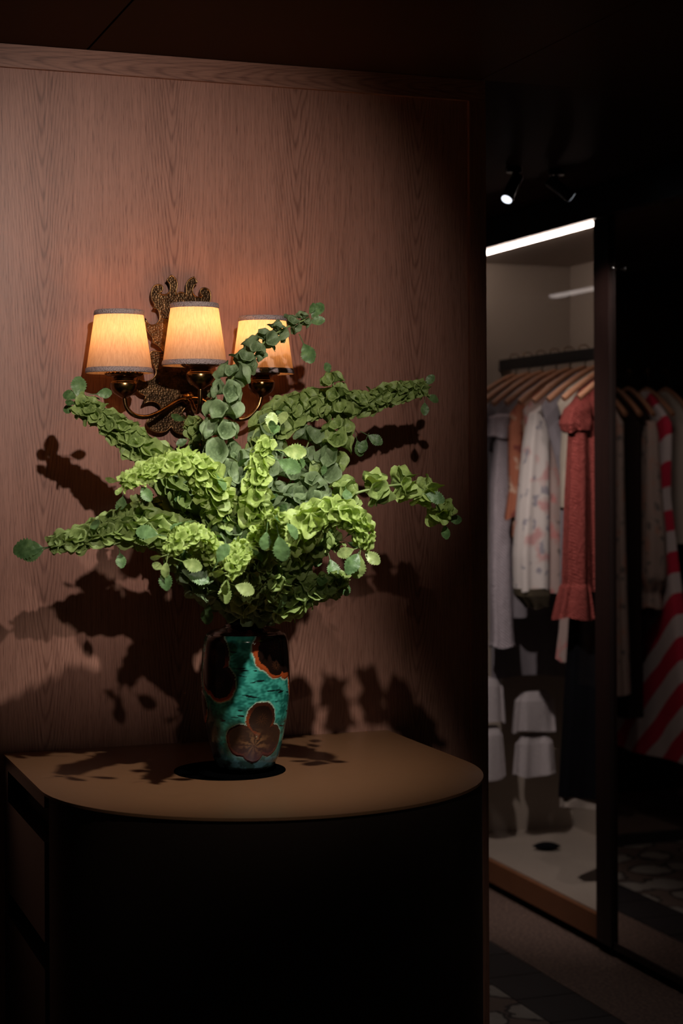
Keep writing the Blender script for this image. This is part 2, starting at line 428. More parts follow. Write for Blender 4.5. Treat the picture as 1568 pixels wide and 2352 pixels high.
def vcol(s, h, r):
    wob = mnoise.noise(Vector((s/22, h/22, 3)))*.10 + mnoise.noise(Vector((s/7, h/7, 9)))*.04
    n1 = mnoise.noise(Vector((s/30, h/18, 0))); n2 = mnoise.noise(Vector((s/9, h/5, 5)))
    if h > 317: # neck and shoulder
        k = sstep(.1, .5, n1); return lerp3((.022, .006, .004), (.07, .016, .008), k), 0
    q, bl = sd_lobes(s, h); q += wob*.8
    tq = lerp3((.015, .16, .125), (.075, .50, .39), sstep(-.35, .45, n1*.8+n2*.5))
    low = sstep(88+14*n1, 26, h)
    if q < 1:
        ds, dh, L = bl
        ang = math.atan2(dh, ds)
        if q > .80:
            side = .5-.5*math.sin(ang+.35)
            c = lerp3((.05, .014, .007), (.42, .075, .018), sstep(.25, .8, side))
        else:
            vein = abs(math.sin(ang*7+q*3))*sstep(.9, .1, q)
            c = lerp3((.014, .006, .004), (.10, .034, .012), sstep(.55, 1, vein)*.7)
        if h < 165 and abs(s-15) < 90:  # the gold fan in the front clover
            a2 = math.atan2(h-70, s-22); rr = math.hypot((s-22)/1.3, h-70)
            fan = sstep(.35, 1.0, abs(math.cos(a2*4.3+.8+1.6*n1+.9*n2)))*sstep(44, 12, rr+10*n2)*sstep(-.6, .2, n2+.3)
            c = lerp3(lerp3(c, (.075, .034, .022), .6*sstep(160, 90, h)), (.26, .125, .055), fan)
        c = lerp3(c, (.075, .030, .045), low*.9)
        d = 0.0012*sstep(1, .93, q)
        return c, d
    c = tq
    if q < 1.09: c = lerp3((.50, .66, .50), tq, sstep(1.0, 1.09, q))
    else:
        for (a, b, w_, t_, sl) in dash:
            ds = s-a
            if abs(ds) < w_:
                e = abs(h-b-sl*ds)/(t_*(1-(ds/w_)**2)+.01)
                if e < 1.3: c = lerp3((.006, .010, .010), c, sstep(.6, 1.3, e))
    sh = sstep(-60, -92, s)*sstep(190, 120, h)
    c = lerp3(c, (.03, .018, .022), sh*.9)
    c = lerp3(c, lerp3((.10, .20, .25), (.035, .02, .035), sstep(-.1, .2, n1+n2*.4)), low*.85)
    if h < 12: c = (.012, .012, .016)
    return c, 0
n = 300; V = []; F = []; CC = []
face_dir = math.atan2(CAM.y-VY, CAM.x-VX)
for i, (r_, h) in enumerate(pp):
    for k in range(n):
        t = 2*math.pi*k/n; s = ((t+math.pi) % (2*math.pi)-math.pi)*100
        inner = i > len(pp)-22
        if inner or r_ < 40: c, d = (.02, .008, .006), 0
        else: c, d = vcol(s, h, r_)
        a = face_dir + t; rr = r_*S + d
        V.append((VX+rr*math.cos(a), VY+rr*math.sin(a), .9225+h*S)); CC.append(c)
for i in range(len(pp)-1):
    for k in range(n):
        k2 = (k+1) % n; F.append((i*n+k, i*n+k2, (i+1)*n+k2, (i+1)*n+k))
vase = mesh_obj('vase', V, F, M_vase, None, 180)
ca = vase.data.color_attributes.new('glaze', 'FLOAT_COLOR', 'POINT')
flat = []
for c in CC: flat += [*c, 1]
ca.data.foreach_set('color', flat)
tag(vase, 'glazed ceramic vase with turquoise ground and brown clover leaves holding the flowers', 'vase')

# ================================================================== FLOWERS (bells of Ireland)
def bell_mesh(seed, segs=18, flare=1.0, ruf=1.0):
    g = random.Random(seed); V = [Vector((0, 0, 0))]; F = []
    prof_ = [(.13, .08), (.27, .30), (.46, .58), (.68, .84), (.88, 1.01), (1.02, 1.09*flare), (1.09, 1.08*flare)]
    p1, p2, p3 = g.uniform(0, 6.28), g.uniform(0, 6.28), g.uniform(0, 6.28)
    ov = g.uniform(1.0, 1.28); a3 = g.uniform(.07, .15)*ruf; a5 = g.uniform(.05, .10)*ruf
    for j, (r_, z) in enumerate(prof_):
        wv = (j/6)**1.6
        for k in range(segs):
            t = 2*math.pi*k/segs
            rr = r_*(1 + wv*(.5*a3*math.sin(2*t+p1) + a5*math.sin(5*t+p2)))
            zz = z + wv*(a3*2.0*math.sin(2*t+p3) + a5*1.3*math.sin(5*t+p1) + a3*math.sin(3*t+p2))
            V.append(Vector((rr*math.cos(t)*ov, rr*math.sin(t), zz*1.3)))
    for k in range(segs): F.append((0, 1+k, 1+(k+1) % segs))
    for j in range(len(prof_)-1):
        for k in range(segs):
            k2 = (k+1) % segs; F.append((1+j*segs+k, 1+(j+1)*segs+k, 1+(j+1)*segs+k2, 1+j*segs+k2))
    me = bpy.data.meshes.new('bell'); me.from_pydata(V, [], F); me.shade_smooth(); return me
BELLS = {c: [] for c in M_bell}
for c in M_bell:
    for i in range(8):
        b = bell_mesh(i+11, *{'deep': (18, 1.0, .9), 'mid': (18, 1.0, 1.15), 'lime': (22, 1.0, 1.35)}[c]); b.materials.append(M_bell[c]); BELLS[c].append(b)
def leaf_mesh(seed, serr=9):
    g = random.Random(seed); V = []; F = []; n = 18; bend = g.uniform(-.5, .35); fold = g.uniform(.18, .5)
    for i in range(n+1):
        t = i/n; wd = .35*math.sin(math.pi*min(1, t**1.18*.93+.015))**.8
        se = (1.07 if i % 2 else .86) if i > n*.3 else 1
        zc = bend*t*t*.55
        for j in (-2, -1, 0, 1, 2):
            a = abs(j)/2; ww = wd*(se if abs(j) == 2 else 1)
            V.append((t*1.0, j/2*ww, zc + a*ww*fold*(1.1-a*.4) + .015*math.sin(t*20+j)*a))
    for i in range(n):
        for j in range(4):
            F.append((i*5+j, (i+1)*5+j, (i+1)*5+j+1, i*5+j+1))
    # petiole
    b = len(V); L = .55
    for q in range(5):
        x = -L*q/4
        for k in range(5):
            a = 6.283*k/5; V.append((x, .022*math.cos(a), .022*math.sin(a) - .06*(q/4)**2))
    for q in range(4):
        for k in range(5):
            F.append((b+q*5+k, b+q*5+(k+1) % 5, b+(q+1)*5+(k+1) % 5, b+(q+1)*5+k))
    me = bpy.data.meshes.new('leaf'); me.from_pydata(V, [], F); me.shade_smooth(); return me
LEAVES = {}
for key, mm in (('dark', M_leaf), ('pale', M_leafp)):
    LEAVES[key] = []
    for i in range(5):
        l = leaf_mesh(i*3+1); l.materials.append(mm); LEAVES[key].append(l)
m = MB()
for (p, q) in (((0, 0, 0), (.05, 0, .75)), ((0, .04, 0), (-.22, .12, .62)), ((0, -.04, 0), (-.2, -.14, .58))):
    p = Vector(p); q = Vector(q); m.tube([p, p.lerp(q, .5), p.lerp(q, .85), q], [.05, .09, .13, .04], 6)
FLOWER = bpy.data.meshes.new('flower'); FLOWER.from_pydata(m.V, [], m.F); FLOWER.materials.append(M_petal); FLOWER.shade_smooth()
def place(name, me, parent, M):
    o = bpy.data.objects.new(name, me); COL.objects.link(o); o.parent = parent
    o.matrix_local = M; return o
def frame(z, xh):
    z = z.normalized(); x = xh - z*xh.dot(z)
    if x.length < 1e-4: x = z.orthogonal()
    x.normalize(); y = z.cross(x)
    return Matrix((x, y, z)).transposed()
def add_leaf(stem, px, py, Y, ang, size, key='dark', tilt=.5, g=random):
    p = on(1, Y, px, py); a = R(ang)
    d = RGT*math.cos(a) + UPV*math.sin(a) - FWD*g.uniform(-.25, .35)
    nrm = -FWD + UPV*g.uniform(-.1, tilt) + RGT*g.uniform(-tilt, tilt)*.6
    M = frame(nrm, d).to_4x4()
    M = Matrix.Translation(p - stem.location) @ M @ Matrix.Scale(size, 4)
    place('leaf', g.choice(LEAVES[key]), stem, M)
def flower_stem(pts, label, big=.022, s0=.18, gap=.021, hue='mid', leaves=(), tipl=3, lift=.25, tipsize=.30, fwd=.45, limetip=False, seed=0, per=5, curve=1.5, endhue=None):
    g = random.Random(seed*13+5)
    W = [on(1, Y, px, py) for (px, py, Y) in pts]
    base = Vector((VX+g.uniform(-.016, .016), VY+g.uniform(-.016, .016), 1.20))
    low = Vector((VX+g.uniform(-.012, .012), VY+g.uniform(-.012, .012), 1.135))
    W = [low, base] + W
    path = catmull(W, 14)
    st = empty('flower_stem', base, label, 'flower stem', 'flower stems in the painted vase')
    L = [0]
    for i in range(1, len(path)): L.append(L[-1]+(path[i]-path[i-1]).length)
    tot = L[-1]
    m = MB(); m.tube(path, [.0042*(1-.7*l/tot)+.0004 for l in L], 7); m.build('stalk', M_stem, st, 180)
    def at(s):
        for i in range(1, len(L)):
            if L[i] >= s:
                f = (s-L[i-1])/max(1e-9, L[i]-L[i-1]); return path[i-1].lerp(path[i], f), (path[i]-path[i-1]).normalized()
        return path[-1], (path[-1]-path[-2]).normalized()
    s = max(tot*s0, .142); start = s; rot = g.uniform(0, 6.28); cnt = 0
    while s < tot-.004 and cnt < 280:
        f = (s-start)/max(.001, tot-start); k = 1-f**curve*(1-tipsize)
        size = big*{'deep': .93, 'mid': .93, 'lime': .80}[hue]*k; p, T = at(s)
        N = T.orthogonal().normalized(); B = T.cross(N); rot += .55+g.uniform(-.2, .2)
        nb = per + (1 if hue != 'deep' and per < 6 else 0)
        for j in range(nb):
            a = rot + j*2*math.pi/nb + g.uniform(-.22, .22)
            rad = N*math.cos(a) + B*math.sin(a)
            d = (rad + T*(fwd*.3 + f*.45 + g.uniform(-.2, .2)) + Vector((0, 0, lift*g.uniform(.0, 1.1))) + Vector([g.uniform(-.18, .18) for _ in range(3)])).normalized()
            sz = size*g.uniform(.8, 1.18)
            h = hue if f > .22+g.uniform(-.1, .1) or hue == 'deep' else ('mid' if hue == 'lime' else 'deep')  # bells near the base go darker: shade inside the bunch put into colour
            if endhue and f > .55+g.uniform(-.15, .15): h = endhue
            M = frame(d, T + Vector([g.uniform(-.3, .3) for _ in range(3)])).to_4x4()
            pos = p + rad*.003 + d*size*.05
            M = Matrix.Translation(pos - base) @ M @ Matrix.Scale(sz, 4)
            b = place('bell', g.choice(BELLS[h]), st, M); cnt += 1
            if sz > .017 and g.random() < .11:
                place('flower', FLOWER, b, Matrix.Translation((0, 0, .08)) @ Matrix.Rotation(g.uniform(0, 6), 4, 'Z') @ Matrix.Scale(.62, 4))
            if cnt % 37 == 17:  # a leaf under a whorl
                Ml = frame(d + Vector((0, 0, .5)), (rad + T*.2 - Vector((0, 0, .3)))).to_4x4()
                Ml = Matrix.Translation(p + rad*(size*1.0+.012) - base) @ Ml @ Matrix.Scale(g.uniform(.022, .034), 4)
                place('leaf', g.choice(LEAVES['dark']), st, Ml)
        s += gap*{'deep': 1.12, 'mid': 1.08, 'lime': .98}[hue]*(.40+.60*k)
    p, T = at(tot)
    for j in range(tipl):
        a = j*2.4+g.uniform(0, 1); N = T.orthogonal().normalized(); B = T.cross(N)
        d = (T*1.1 + (N*math.cos(a)+B*math.sin(a))*.8).normalized()
        M = Matrix.Translation(p + d*.012 - base) @ frame(d.orthogonal(), d).to_4x4() @ Matrix.Scale(g.uniform(.018, .028), 4)
        place('leaf', g.choice(LEAVES['pale' if hue == 'lime' else 'dark']), st, M)
    for lf in leaves: add_leaf(st, *lf, g=g)
    return st
D = flower_stem
D([(530,1290,-.40),(505,1120,-.44),(508,990,-.45),(520,900,-.45),(562,830,-.44),(635,765,-.43),(703,733,-.43)], 'tall flower stem of round green bells crossing in front of the right lampshade', .0215, .22, .036, 'deep', [(716,730,-.43,62,.036),(712,740,-.43,5,.028),(697,790,-.43,-62,.042)], 1, seed=1, lift=.12, fwd=.2, curve=2.0, tipsize=.38)
D([(470,1230,-.38),(400,1100,-.38),(320,1030,-.38),(240,965,-.38),(182,930,-.38)], 'flower stem reaching up left below the left lampshade', .0255, .3, .021, 'mid', [(183,915,-.38,95,.042),(176,914,-.38,155,.030),(222,905,-.38,5,.028),(172,938,-.38,185,.024)], 1, seed=2, tipsize=.42, curve=1.3)
D([(520,1220,-.46),(480,1110,-.52),(425,1062,-.55),(350,1078,-.56),(285,1108,-.57)], 'pale green stem arching left in front of the upper left stem', .0215, .46, .0185, 'lime', [(325,1118,-.56,-55,.030)], 2, seed=3, endhue='lime', tipsize=.4)
D([(470,1290,-.42),(380,1225,-.46),(280,1212,-.47),(180,1238,-.46),(108,1258,-.45)], 'long flower stem pointing far left with a dark leaf at its tip', .0300, .28, .0215, 'mid', [(98,1258,-.45,180,.054),(100,1262,-.45,200,.040),(362,1228,-.53,165,.040),(275,1270,-.47,-80,.028)], 0, seed=4, tipsize=.28, curve=1.2)
D([(500,1300,-.50),(455,1235,-.60),(415,1235,-.64),(385,1275,-.66)], 'short lime stem drooping at the lower left of the bunch', .0195, .42, .017, 'lime', [(378,1310,-.65,-80,.034),(420,1290,-.67,-20,.034,'pale'),(375,1305,-.65,160,.020,'pale')], 2, seed=5, tipsize=.45)
D([(545,1330,-.50),(556,1270,-.60),(545,1285,-.68),(525,1315,-.70)], 'lime flower tip bending toward the viewer just above the vase rim', .0195, .4, .0165, 'lime', [(540,1345,-.69,-15,.034,'pale'),(500,1290,-.66,60,.034),(515,1340,-.68,-80,.034,'pale')], 3, seed=6, tipsize=.45)
D([(580,1280,-.46),(588,1170,-.54),(590,1090,-.56),(606,1030,-.57),(622,1008,-.575)], 'upright stem with a lime crown in the middle of the bunch', .0215, .30, .021, 'mid', [(622,990,-.57,85,.034,'pale'),(650,1035,-.58,-5,.042,'pale'),(640,1058,-.60,-25,.042),(660,1048,-.57,-30,.036)], 2, seed=7, endhue='lime', tipsize=.36)
D([(620,1290,-.38),(690,1160,-.36),(755,1080,-.36),(778,990,-.37),(776,920,-.37),(760,868,-.37)], 'upright flower stem on the right with a pointed top', .0225, .35, .034, 'deep', [(820,1012,-.33,-75,.032),(845,1000,-.33,-30,.032),(840,1010,-.33,-110,.03)], 1, seed=8, endhue='mid', tipsize=.5)
D([(590,1200,-.32),(600,1040,-.32),(640,960,-.31),(720,930,-.31),(820,930,-.31),(900,905,-.31),(972,893,-.31)], 'long flower stem arching to the right at lampshade height', .0220, .38, .0215, 'mid', [(978,885,-.31,60,.026),(980,910,-.31,-20,.026),(975,925,-.31,-90,.026),(645,975,-.40,85,.030,'pale')], 1, seed=9, tipsize=.42)
D([(640,1260,-.45),(720,1170,-.50),(800,1138,-.52),(880,1118,-.53),(945,1115,-.53),(992,1145,-.53),(1020,1192,-.53)], 'sparse right stem with gaps of bare stalk between its bells', .0215, .46, .054, 'mid', [(1030,1192,-.53,-5,.026),(978,1135,-.55,-20,.036)], 1, seed=10, endhue='lime', tipsize=.62, per=7, fwd=.1, curve=1.1)
D([(630,1300,-.50),(690,1220,-.60),(745,1178,-.64),(800,1185,-.66),(836,1222,-.67),(832,1262,-.67)], 'bright lime stem arching over to the right above the vase', .0235, .48, .0185, 'lime', [(822,1272,-.67,-120,.040),(826,1275,-.67,-95,.042,'pale'),(838,1268,-.67,-40,.032,'pale'),(812,1262,-.67,-160,.030,'pale')], 0, seed=11, tipsize=.36, curve=2.0)
D([(605,1388,-.44),(660,1378,-.50),(730,1356,-.52),(792,1332,-.52)], 'low flower stem pointing right just above the vase shoulder', .0215, .36, .0185, 'mid', [(800,1325,-.47,75,.026),(788,1335,-.47,-75,.028),(735,1330,-.50,-150,.028)], 1, seed=12, tipsize=.42)
D([(590,1310,-.50),(615,1240,-.62),(630,1205,-.70),(634,1185,-.74)], 'lime flower head facing the viewer at the centre of the bunch', .0215, .35, .0165, 'mid', [(640,1232,-.76,-80,.042),(612,1222,-.74,-100,.030)], 2, seed=13, endhue='lime', tipsize=.40)
D([(620,1310,-.42),(690,1260,-.46),(740,1240,-.46),(785,1240,-.46)], 'shaded stem behind the bright lime arch on the right', .0215, .32, .019, 'mid', [(758,1285,-.50,-75,.036)], 2, seed=14, tipsize=.45)
D([(520,1250,-.36),(470,1160,-.38),(430,1110,-.38),(400,1080,-.38)], 'dark green stem hidden behind the pale left arch', .0215, .25, .021, 'deep', [], 2, seed=15, tipsize=.7)
D([(548,1250,-.40),(535,1150,-.43),(545,1060,-.44)], 'dark green stem with open bells left of the lime crown', .0225, .2, .030, 'deep', [], 0, seed=16, tipsize=.8)
D([(600,1250,-.34),(650,1140,-.33),(690,1060,-.33),(715,1000,-.33)], 'dark stem between the upright right stem and the lime crown', .0225, .40, .040, 'deep', [], 0, seed=17, tipsize=.8)
D([(490,1290,-.34),(400,1200,-.30),(350,1165,-.28),(305,1160,-.27)], 'short shaded stem above the long left stem', .0195, .35, .020, 'mid', [(282,1140,-.30,-95,.036)], 1, seed=18, tipsize=.5)
D([(520,1180,-.28),(470,1040,-.22),(450,985,-.20),(437,970,-.19)], 'small yellowish stem in front of the brass wall plate', .0150, .5, .020, 'mid', [(440,1020,-.2,-100,.028),(430,1010,-.2,-150,.024)], 2, seed=19, tipsize=.7)
D([(500,1340,-.44),(455,1330,-.50),(430,1300,-.52)], 'shaded stem with drooping bells left above the vase rim', .0235, .35, .020, 'deep', [(480,1390,-.45,-100,.036),(432,1320,-.54,-10,.038)], 1, seed=20, tipsize=.7, lift=0)
D([(640,1320,-.46),(690,1275,-.52),(735,1235,-.54)], 'broad green stem at the right middle of the bunch', .0245, .25, .0195, 'mid', [], 1, seed=21, tipsize=.6)
D([(560,1360,-.46),(560,1330,-.54),(570,1310,-.58)], 'short stem of bells resting on the front vase rim', .0225, .42, .017, 'mid', [], 1, seed=22, tipsize=.6, lift=0)
D([(600,1300,-.36),(660,1190,-.40),(700,1135,-.41),(735,1105,-.41)], 'leafy dark stem behind the lime flower head', .0225, .3, .034, 'deep', [], 1, seed=23, tipsize=.75)
D([(590,1350,-.44),(625,1340,-.52),(650,1325,-.56)], 'short stem of bells at the right of the vase rim', .0225, .40, .017, 'mid', [], 1, seed=24, tipsize=.6, lift=0)
D([(560,1270,-.50),(520,1200,-.46),(480,1160,-.45)], 'dark stem filling the centre left of the bunch', .0225, .2, .020, 'deep', [], 0, seed=25, tipsize=.8)

# ================================================================== SCONCE
SY = -.024
sc = empty('wall_sconce', on(1, 0, 405, 830), 'aged brass wall sconce with three lit fabric shades on the veneer wall', 'wall lamp')
half = [(416,671),(409,672),(404,678),(404,668),(407,655),(406,645),(400,637),(393,632),(383,643),(389,649),(392,660),(389,671),(381,677),(371,677),(366,672),(372,668),(374,660),(370,655),(362,653),(353,657),(348,667),(347,680),(350,691),(357,700),(352,707),(362,709),(367,721),(367,734),(360,744),(350,748),(341,745),(336,738),(333,731),(333,746),(338,760),(346,771),(352,777),(350,787),(362,793),(372,803),(376,812),(362,807),(347,806),(342,818),(348,832),(357,846),(359,858),(353,868),(342,876),(330,877),(318,871),(310,885),(313,896),(323,905),(335,909),(327,929),(340,922),(355,922),(367,930),(374,943),(370,950),(352,955),(341,961),(336,970),(339,981),(349,989),(364,994),(378,992),(388,985),(393,978)]
A = Vector((416, 671)); Bx = Vector((393, 978)); ax = (Bx-A).normalized()
def mirror2(p):
    v = Vector(p)-A; along = ax*v.dot(ax); return A + along*2 - v
full = [Vector(p) for p in half] + [mirror2(p) for p in half[-2:0:-1]]
W = [on(1, SY, p.x, p.y) for p in full]
# round the traced outline a little
W2 = []
for i in range(len(W)):
    a, b, c = W[i-1], W[i], W[(i+1) % len(W)]
    if (b-a).angle(c-b, 0) > R(75): W2 += [b]
    else: W2 += [b*.75+a*.25, b*.75+c*.25]
W = W2
from mathutils.geometry import tessellate_polygon
tri = tessellate_polygon([[Vector((p.x, p.z, 0)) for p in W]])
nW = len(W); V = [Vector((p.x, SY, p.z)) for p in W] + [Vector((p.x, -.015, p.z)) for p in W]
F = []
for t in tri:
    a, b, c = (V[i] for i in t)
    nr = (b-a).cross(c-a)
    F.append(t if nr.y < 0 else t[::-1])
F += [(i, (i+1) % nW, nW+(i+1) % nW, nW+i) for i in range(nW)]
# subdivide the face and dome it
bm = bmesh.new(); bv = [bm.verts.new(v) for v in V]
for f in F: bm.faces.new([bv[i] for i in f])
bmesh.ops.recalc_face_normals(bm, faces=bm.faces)
me = bpy.data.meshes.new('back_plate'); bm.to_mesh(me); bm.free(); me.materials.append(M_hammer)
bp = bpy.data.objects.new('back_plate', me); COL.objects.link(bp); bp.parent = sc; bp.location = -sc.location
m = MB(); loop = [Vector((p.x, SY-.001, p.z)) for p in W]; m.tube(loop+[loop[0]], .0015, 6, False); m.build('plate_rim', M_rim, bp, 180)
hub = on(1, -.045, 432, 915)
m = MB(); m.tube([Vector((hub.x, .0038, hub.z)), Vector((hub.x, -.024, hub.z)), Vector((hub.x, -.032, hub.z)), Vector((hub.x, -.040, hub.z))], [.016, .016, .013, .012], 20)
m.tube([Vector((hub.x, -.036, hub.z)), Vector((hub.x, -.046, hub.z)), Vector((hub.x, -.054, hub.z)), Vector((hub.x, -.058, hub.z))], [.014, .015, .011, .003], 20)
m.build('hub', M_brass, sc, 40)
# (cup px, cup py bottom, Y, shade centre px, top py, bottom py, rt, rb, arm)
LAMPS = [(285, 911, -.105, 274, 714, 856, .0472, .0660, [(432,915,-.05),(405,922,-.06),(365,947,-.085),(335,958,-.10),(307,953,-.105),(290,935,-.105),(285,913,-.105)]),
         (460, 890, -.150, 447, 698, 839, .0465, .0640, [(432,915,-.05),(440,925,-.07),(448,944,-.115),(454,945,-.135),(459,925,-.148),(460,892,-.150)]),
         (600, 908, -.105, 603, 728, 858, .0470, .0635, [(432,915,-.05),(462,918,-.06),(505,945,-.085),(540,962,-.10),(570,958,-.105),(592,935,-.105),(600,910,-.105)])]
for (cx, cy, Y, sx, t_, b_, rt, rb, arm) in LAMPS:
    m = MB(); pth = catmull([on(1, yy, px, py) for px, py, yy in arm], 10); m.tube(pth, .0047, 12); m.build('arm', M_brass, sc, 180)
    c = on(1, Y, cx, cy)
    cup = MB(); cup.lathe([(.004, -.004), (.0085, -.002), (.012, .001), (.0215, .007), (.0265, .016), (.0283, .026), (.0275, .0275), (.0262, .0285), (.0255, .031), (.021, .0325), (.0195, .036), (.0245, .0385), (.026, .040)], c, 32)
    cu = cup.build('cup', M_brass, sc, 40)
    gl = MB(); gl.lathe([(.022, .0395), (.0335, .041), (.036, .043), (.0365, .0475), (.0355, .049), (.034, .0475), (.030, .044), (.020, .043)], c, 36)
    gl.build('gallery', M_brass, cu, 30)
    bd = MB()
    for k in range(22):
        a = 6.283*k/22; p = Vector(c) + Vector((.0362*math.cos(a), .0362*math.sin(a), .0455)); bd.lathe([(.0005, -.0024), (.002, -.0013), (.0025, 0), (.002, .0013), (.0005, .0024)], p, 6)
    bd.build('bead_ring', M_brass, cu, 180)
    top = on(1, Y, sx, t_); bot = on(1, Y, sx, b_)
    zc = (bot.x, bot.y, 0)
    # candle sleeve and bulb
    cs = MB(); cs.lathe([(.0105, c.z+.040), (.0105, bot.z+.060), (.006, bot.z+.062)], (c.x*.5+bot.x*.5, c.y, 0), 16); cs.build('candle_sleeve', M_cream, sc, 40)
    bl = MB(); bl.lathe([(.006, 0), (.0095, .006), (.0125, .014), (.0128, .022), (.010, .033), (.0055, .042), (.0015, .046)], (c.x*.35+bot.x*.65, c.y, bot.z+.062), 14)
    bl.build('bulb', M_bulb, sc, 180)
    # shade: thin double wall
    n_ = 64; m = MB(); rows = []
    N_ = 12
    for i in range(N_+1): rows.append((rb+(rt-rb)*i/N_, bot.z+(top.z-bot.z)*i/N_))
    m.lathe(rows, zc, n_, False, False)
    sh = m.build('lamp_shade', M_shade, sc, 180)
    for (rr, z0, nm) in ((rt, top.z, 'top_braid'), (rb, bot.z, 'bottom_braid')):
        sl = (rb-rt)/(top.z-bot.z); sgn = -1 if nm == 'top_braid' else 1; hgt = .0085
        zz = [z0-.001*sgn, z0, z0+sgn*hgt*.5, z0+sgn*hgt, z0+sgn*hgt+.001*sgn]
        pr = [(rr-sl*(z-z0)+o_, z) for z, o_ in zip(zz, (-.0006, .0014, .0019, .0014, .0002))]
        if sgn < 0: pr = pr[::-1]
        m = MB(); m.lathe(pr, zc, n_, False, False); m.build(nm, M_braid, sh, 180)

# ================================================================== WARDROBE (lit bay, mirror door)
YF = 2.43; YD0, YD1 = 1.157, 1.25; BX = 3.087; Z0, Z1 = .108, 2.236
wd = empty('wardrobe', (FX+.26, 1.4, 0), 'built-in wardrobe with lit glazed bay and mirrored door beyond the wall', 'wardrobe')
bx('bay_floor', (FX+.012, YD0+.02, .09), (BX, YF, Z0), M_cream, wd)
bx('bay_top', (FX+.031, YD0+.02, Z1), (BX, YF, Z1+.02), M_cream, wd)
bx('bay_end', (FX+.012, YF, .02), (BX, YF+.03, CZ-.005), M_cream, wd)
bx('bay_back', (BX, YD0, .02), (BX+.03, YF+.03, CZ-.005), M_cream, wd)
bx('bay_divider', (FX+.02, YD0+.02, Z0), (BX, YD1-.02, Z1), M_cream, wd)
bx('bottom_rail', (FX-.005, YD1, .03), (FX+.03, YF, .104), M_rail, wd, .003)
bx('plinth', (FX+.03, -.6, .0), (FX+.06, YF, .09), M_gap, wd)
bx('header', (FX-.02, -.6, Z1+.003), (FX+.03, YF, CZ-.005), M_dark, wd)
bx('door_post', (FX-.012, YD1-.045, .03), (FX+.03, YD1, Z1+.002), M_dark, wd, .006)
bx('door_post', (FX-.012, YD0, .03), (FX+.03, YD1-.046, Z1+.002), M_dark, wd, .006)
mr = bx('mirror_door', (FX, -.5, .04), (FX+.01, YD0, Z1+.002), M_mirror, wd)
mr['label'] = 'tall mirrored wardrobe door reflecting a dark clothes rail'
bx('mirror_frame', (FX-.004, -.5, .025), (FX+.011, YD0, .045), M_dark, wd)
g_ = mesh_obj('glass_pane', [(FX+.008, YD1, .105), (FX+.008, YF, .105), (FX+.008, YF, Z1), (FX+.008, YD1, Z1)], [(3, 2, 1, 0)], M_glass, wd)
kn = on(0, FX-.02, 1407, 617)
m = MB(); m.tube([kn+Vector((.016, 0, 0)), kn+Vector((.004, 0, 0)), kn, kn-Vector((.003, 0, 0))], [.003, .0035, .006, .003], 12); m.build('door_knob', plain('bright_steel', (.6, .6, .6), .2, 1), wd, 180)
M_led = emit('led_strip_glow', (1, .80, .70), 20)
bx('led_strip', (FX+.010, YD1, Z1-.010), (FX+.018, YF, Z1+.001), M_led, wd)
RX, RZ = 2.80, 1.857
bx('hanging_rail', (RX-.012, YD1-.02, RZ-.020), (RX+.012, YF, RZ+.020), M_black, wd)
# reflected display on the opposite side: short light strip
m2 = empty('light_strip', (1.62, 2.75, 2.2), 'short light strip under the ceiling facing the glazed bay', 'light strip')
bx('diffuser', (1.60, 2.99, 2.222), (1.64, 3.43, 2.232), emit('strip_glow', (1, .86, .8), 2.2), m2)
bx('housing', (1.595, 2.985, 2.232), (1.645, 3.435, CZ), M_dark, m2)

# track spotlights in the passage
def track_spot(a, b, label, glow, target, power):
    a = Vector(a); b = Vector(b); d = (b-a).normalized()
    e = empty('track_spotlight', (a.x, a.y, CZ), label, 'spotlight', 'track spotlights in the passage')
    m = MB(); m.tube([a, a.lerp(b, .02), a.lerp(b, .97), b, b-d*.006], [.012, .0165, .0175, .0175, .015], 24); m.build('housing', M_black, e, 40)
    m = MB(); m.tube([b-d*.004, b+d*.0008], [.0150, .0150], 20); m.build('lens', emit('lens_glow', (.85, .9, 1), glow), e, 40)
    m = MB(); p = a.lerp(b, .35); m.tube([p, Vector((p.x, p.y, CZ-.012))], .006, 10); m.tube([Vector((p.x, p.y, CZ-.014)), Vector((p.x, p.y, CZ))], .022, 20); m.build('bracket', M_black, e, 40)
    spot('track_light', b+d*.004, target, power, 62, .9, (1, .86, .80), .015)
track_spot((2.188, 1.022, 2.318), (2.138, .992, 2.243), 'black ceiling spotlight with bright lens nearest the veneer wall', 2.0, (2.25, .75, 0), 14)
track_spot((2.285, 1.02, 2.312), (2.352, 1.006, 2.262), 'black ceiling spotlight tilted right toward the wardrobe', 1.2, (2.80, 1.85, .70), 20)

# hangers and clothes ------------------------------------------------
def hanger(c, axis, label, hw=.19):
    """c: point on top of the rail; axis: unit vector along the shoulders"""
    c = Vector(c); ax_ = Vector(axis); e = empty('clothes_hanger', c, label, 'hanger', 'wooden hangers')
    m = MB(); P = []; Rr = []
    for k in range(-8, 9):
        t = k/8; P.append(c + ax_*hw*t + Vector((0, 0, -.062 - .115*abs(t)**1.35))); Rr.append(.0085 + .003*abs(t))
    m.tube(P, Rr, 8); m.build('hanger_arm', M_hanger, e, 60)
    m = MB(); H = []
    side = ax_*.018
    for k in range(9):
        a = math.pi*(1.15 - 1.15*k/8); H.append(c + Vector((0, 0, .004)) + ax_*.019*math.cos(a) + Vector((0, 0, .012*math.sin(a))))
    H += [c + ax_*.018 - Vector((0, 0, .03)), c + ax_*.004 - Vector((0, 0, .046)), c - Vector((0, 0, .066))]
    m.tube(H, .0019, 6); m.build('hook', M_brass, e, 180)
    return e
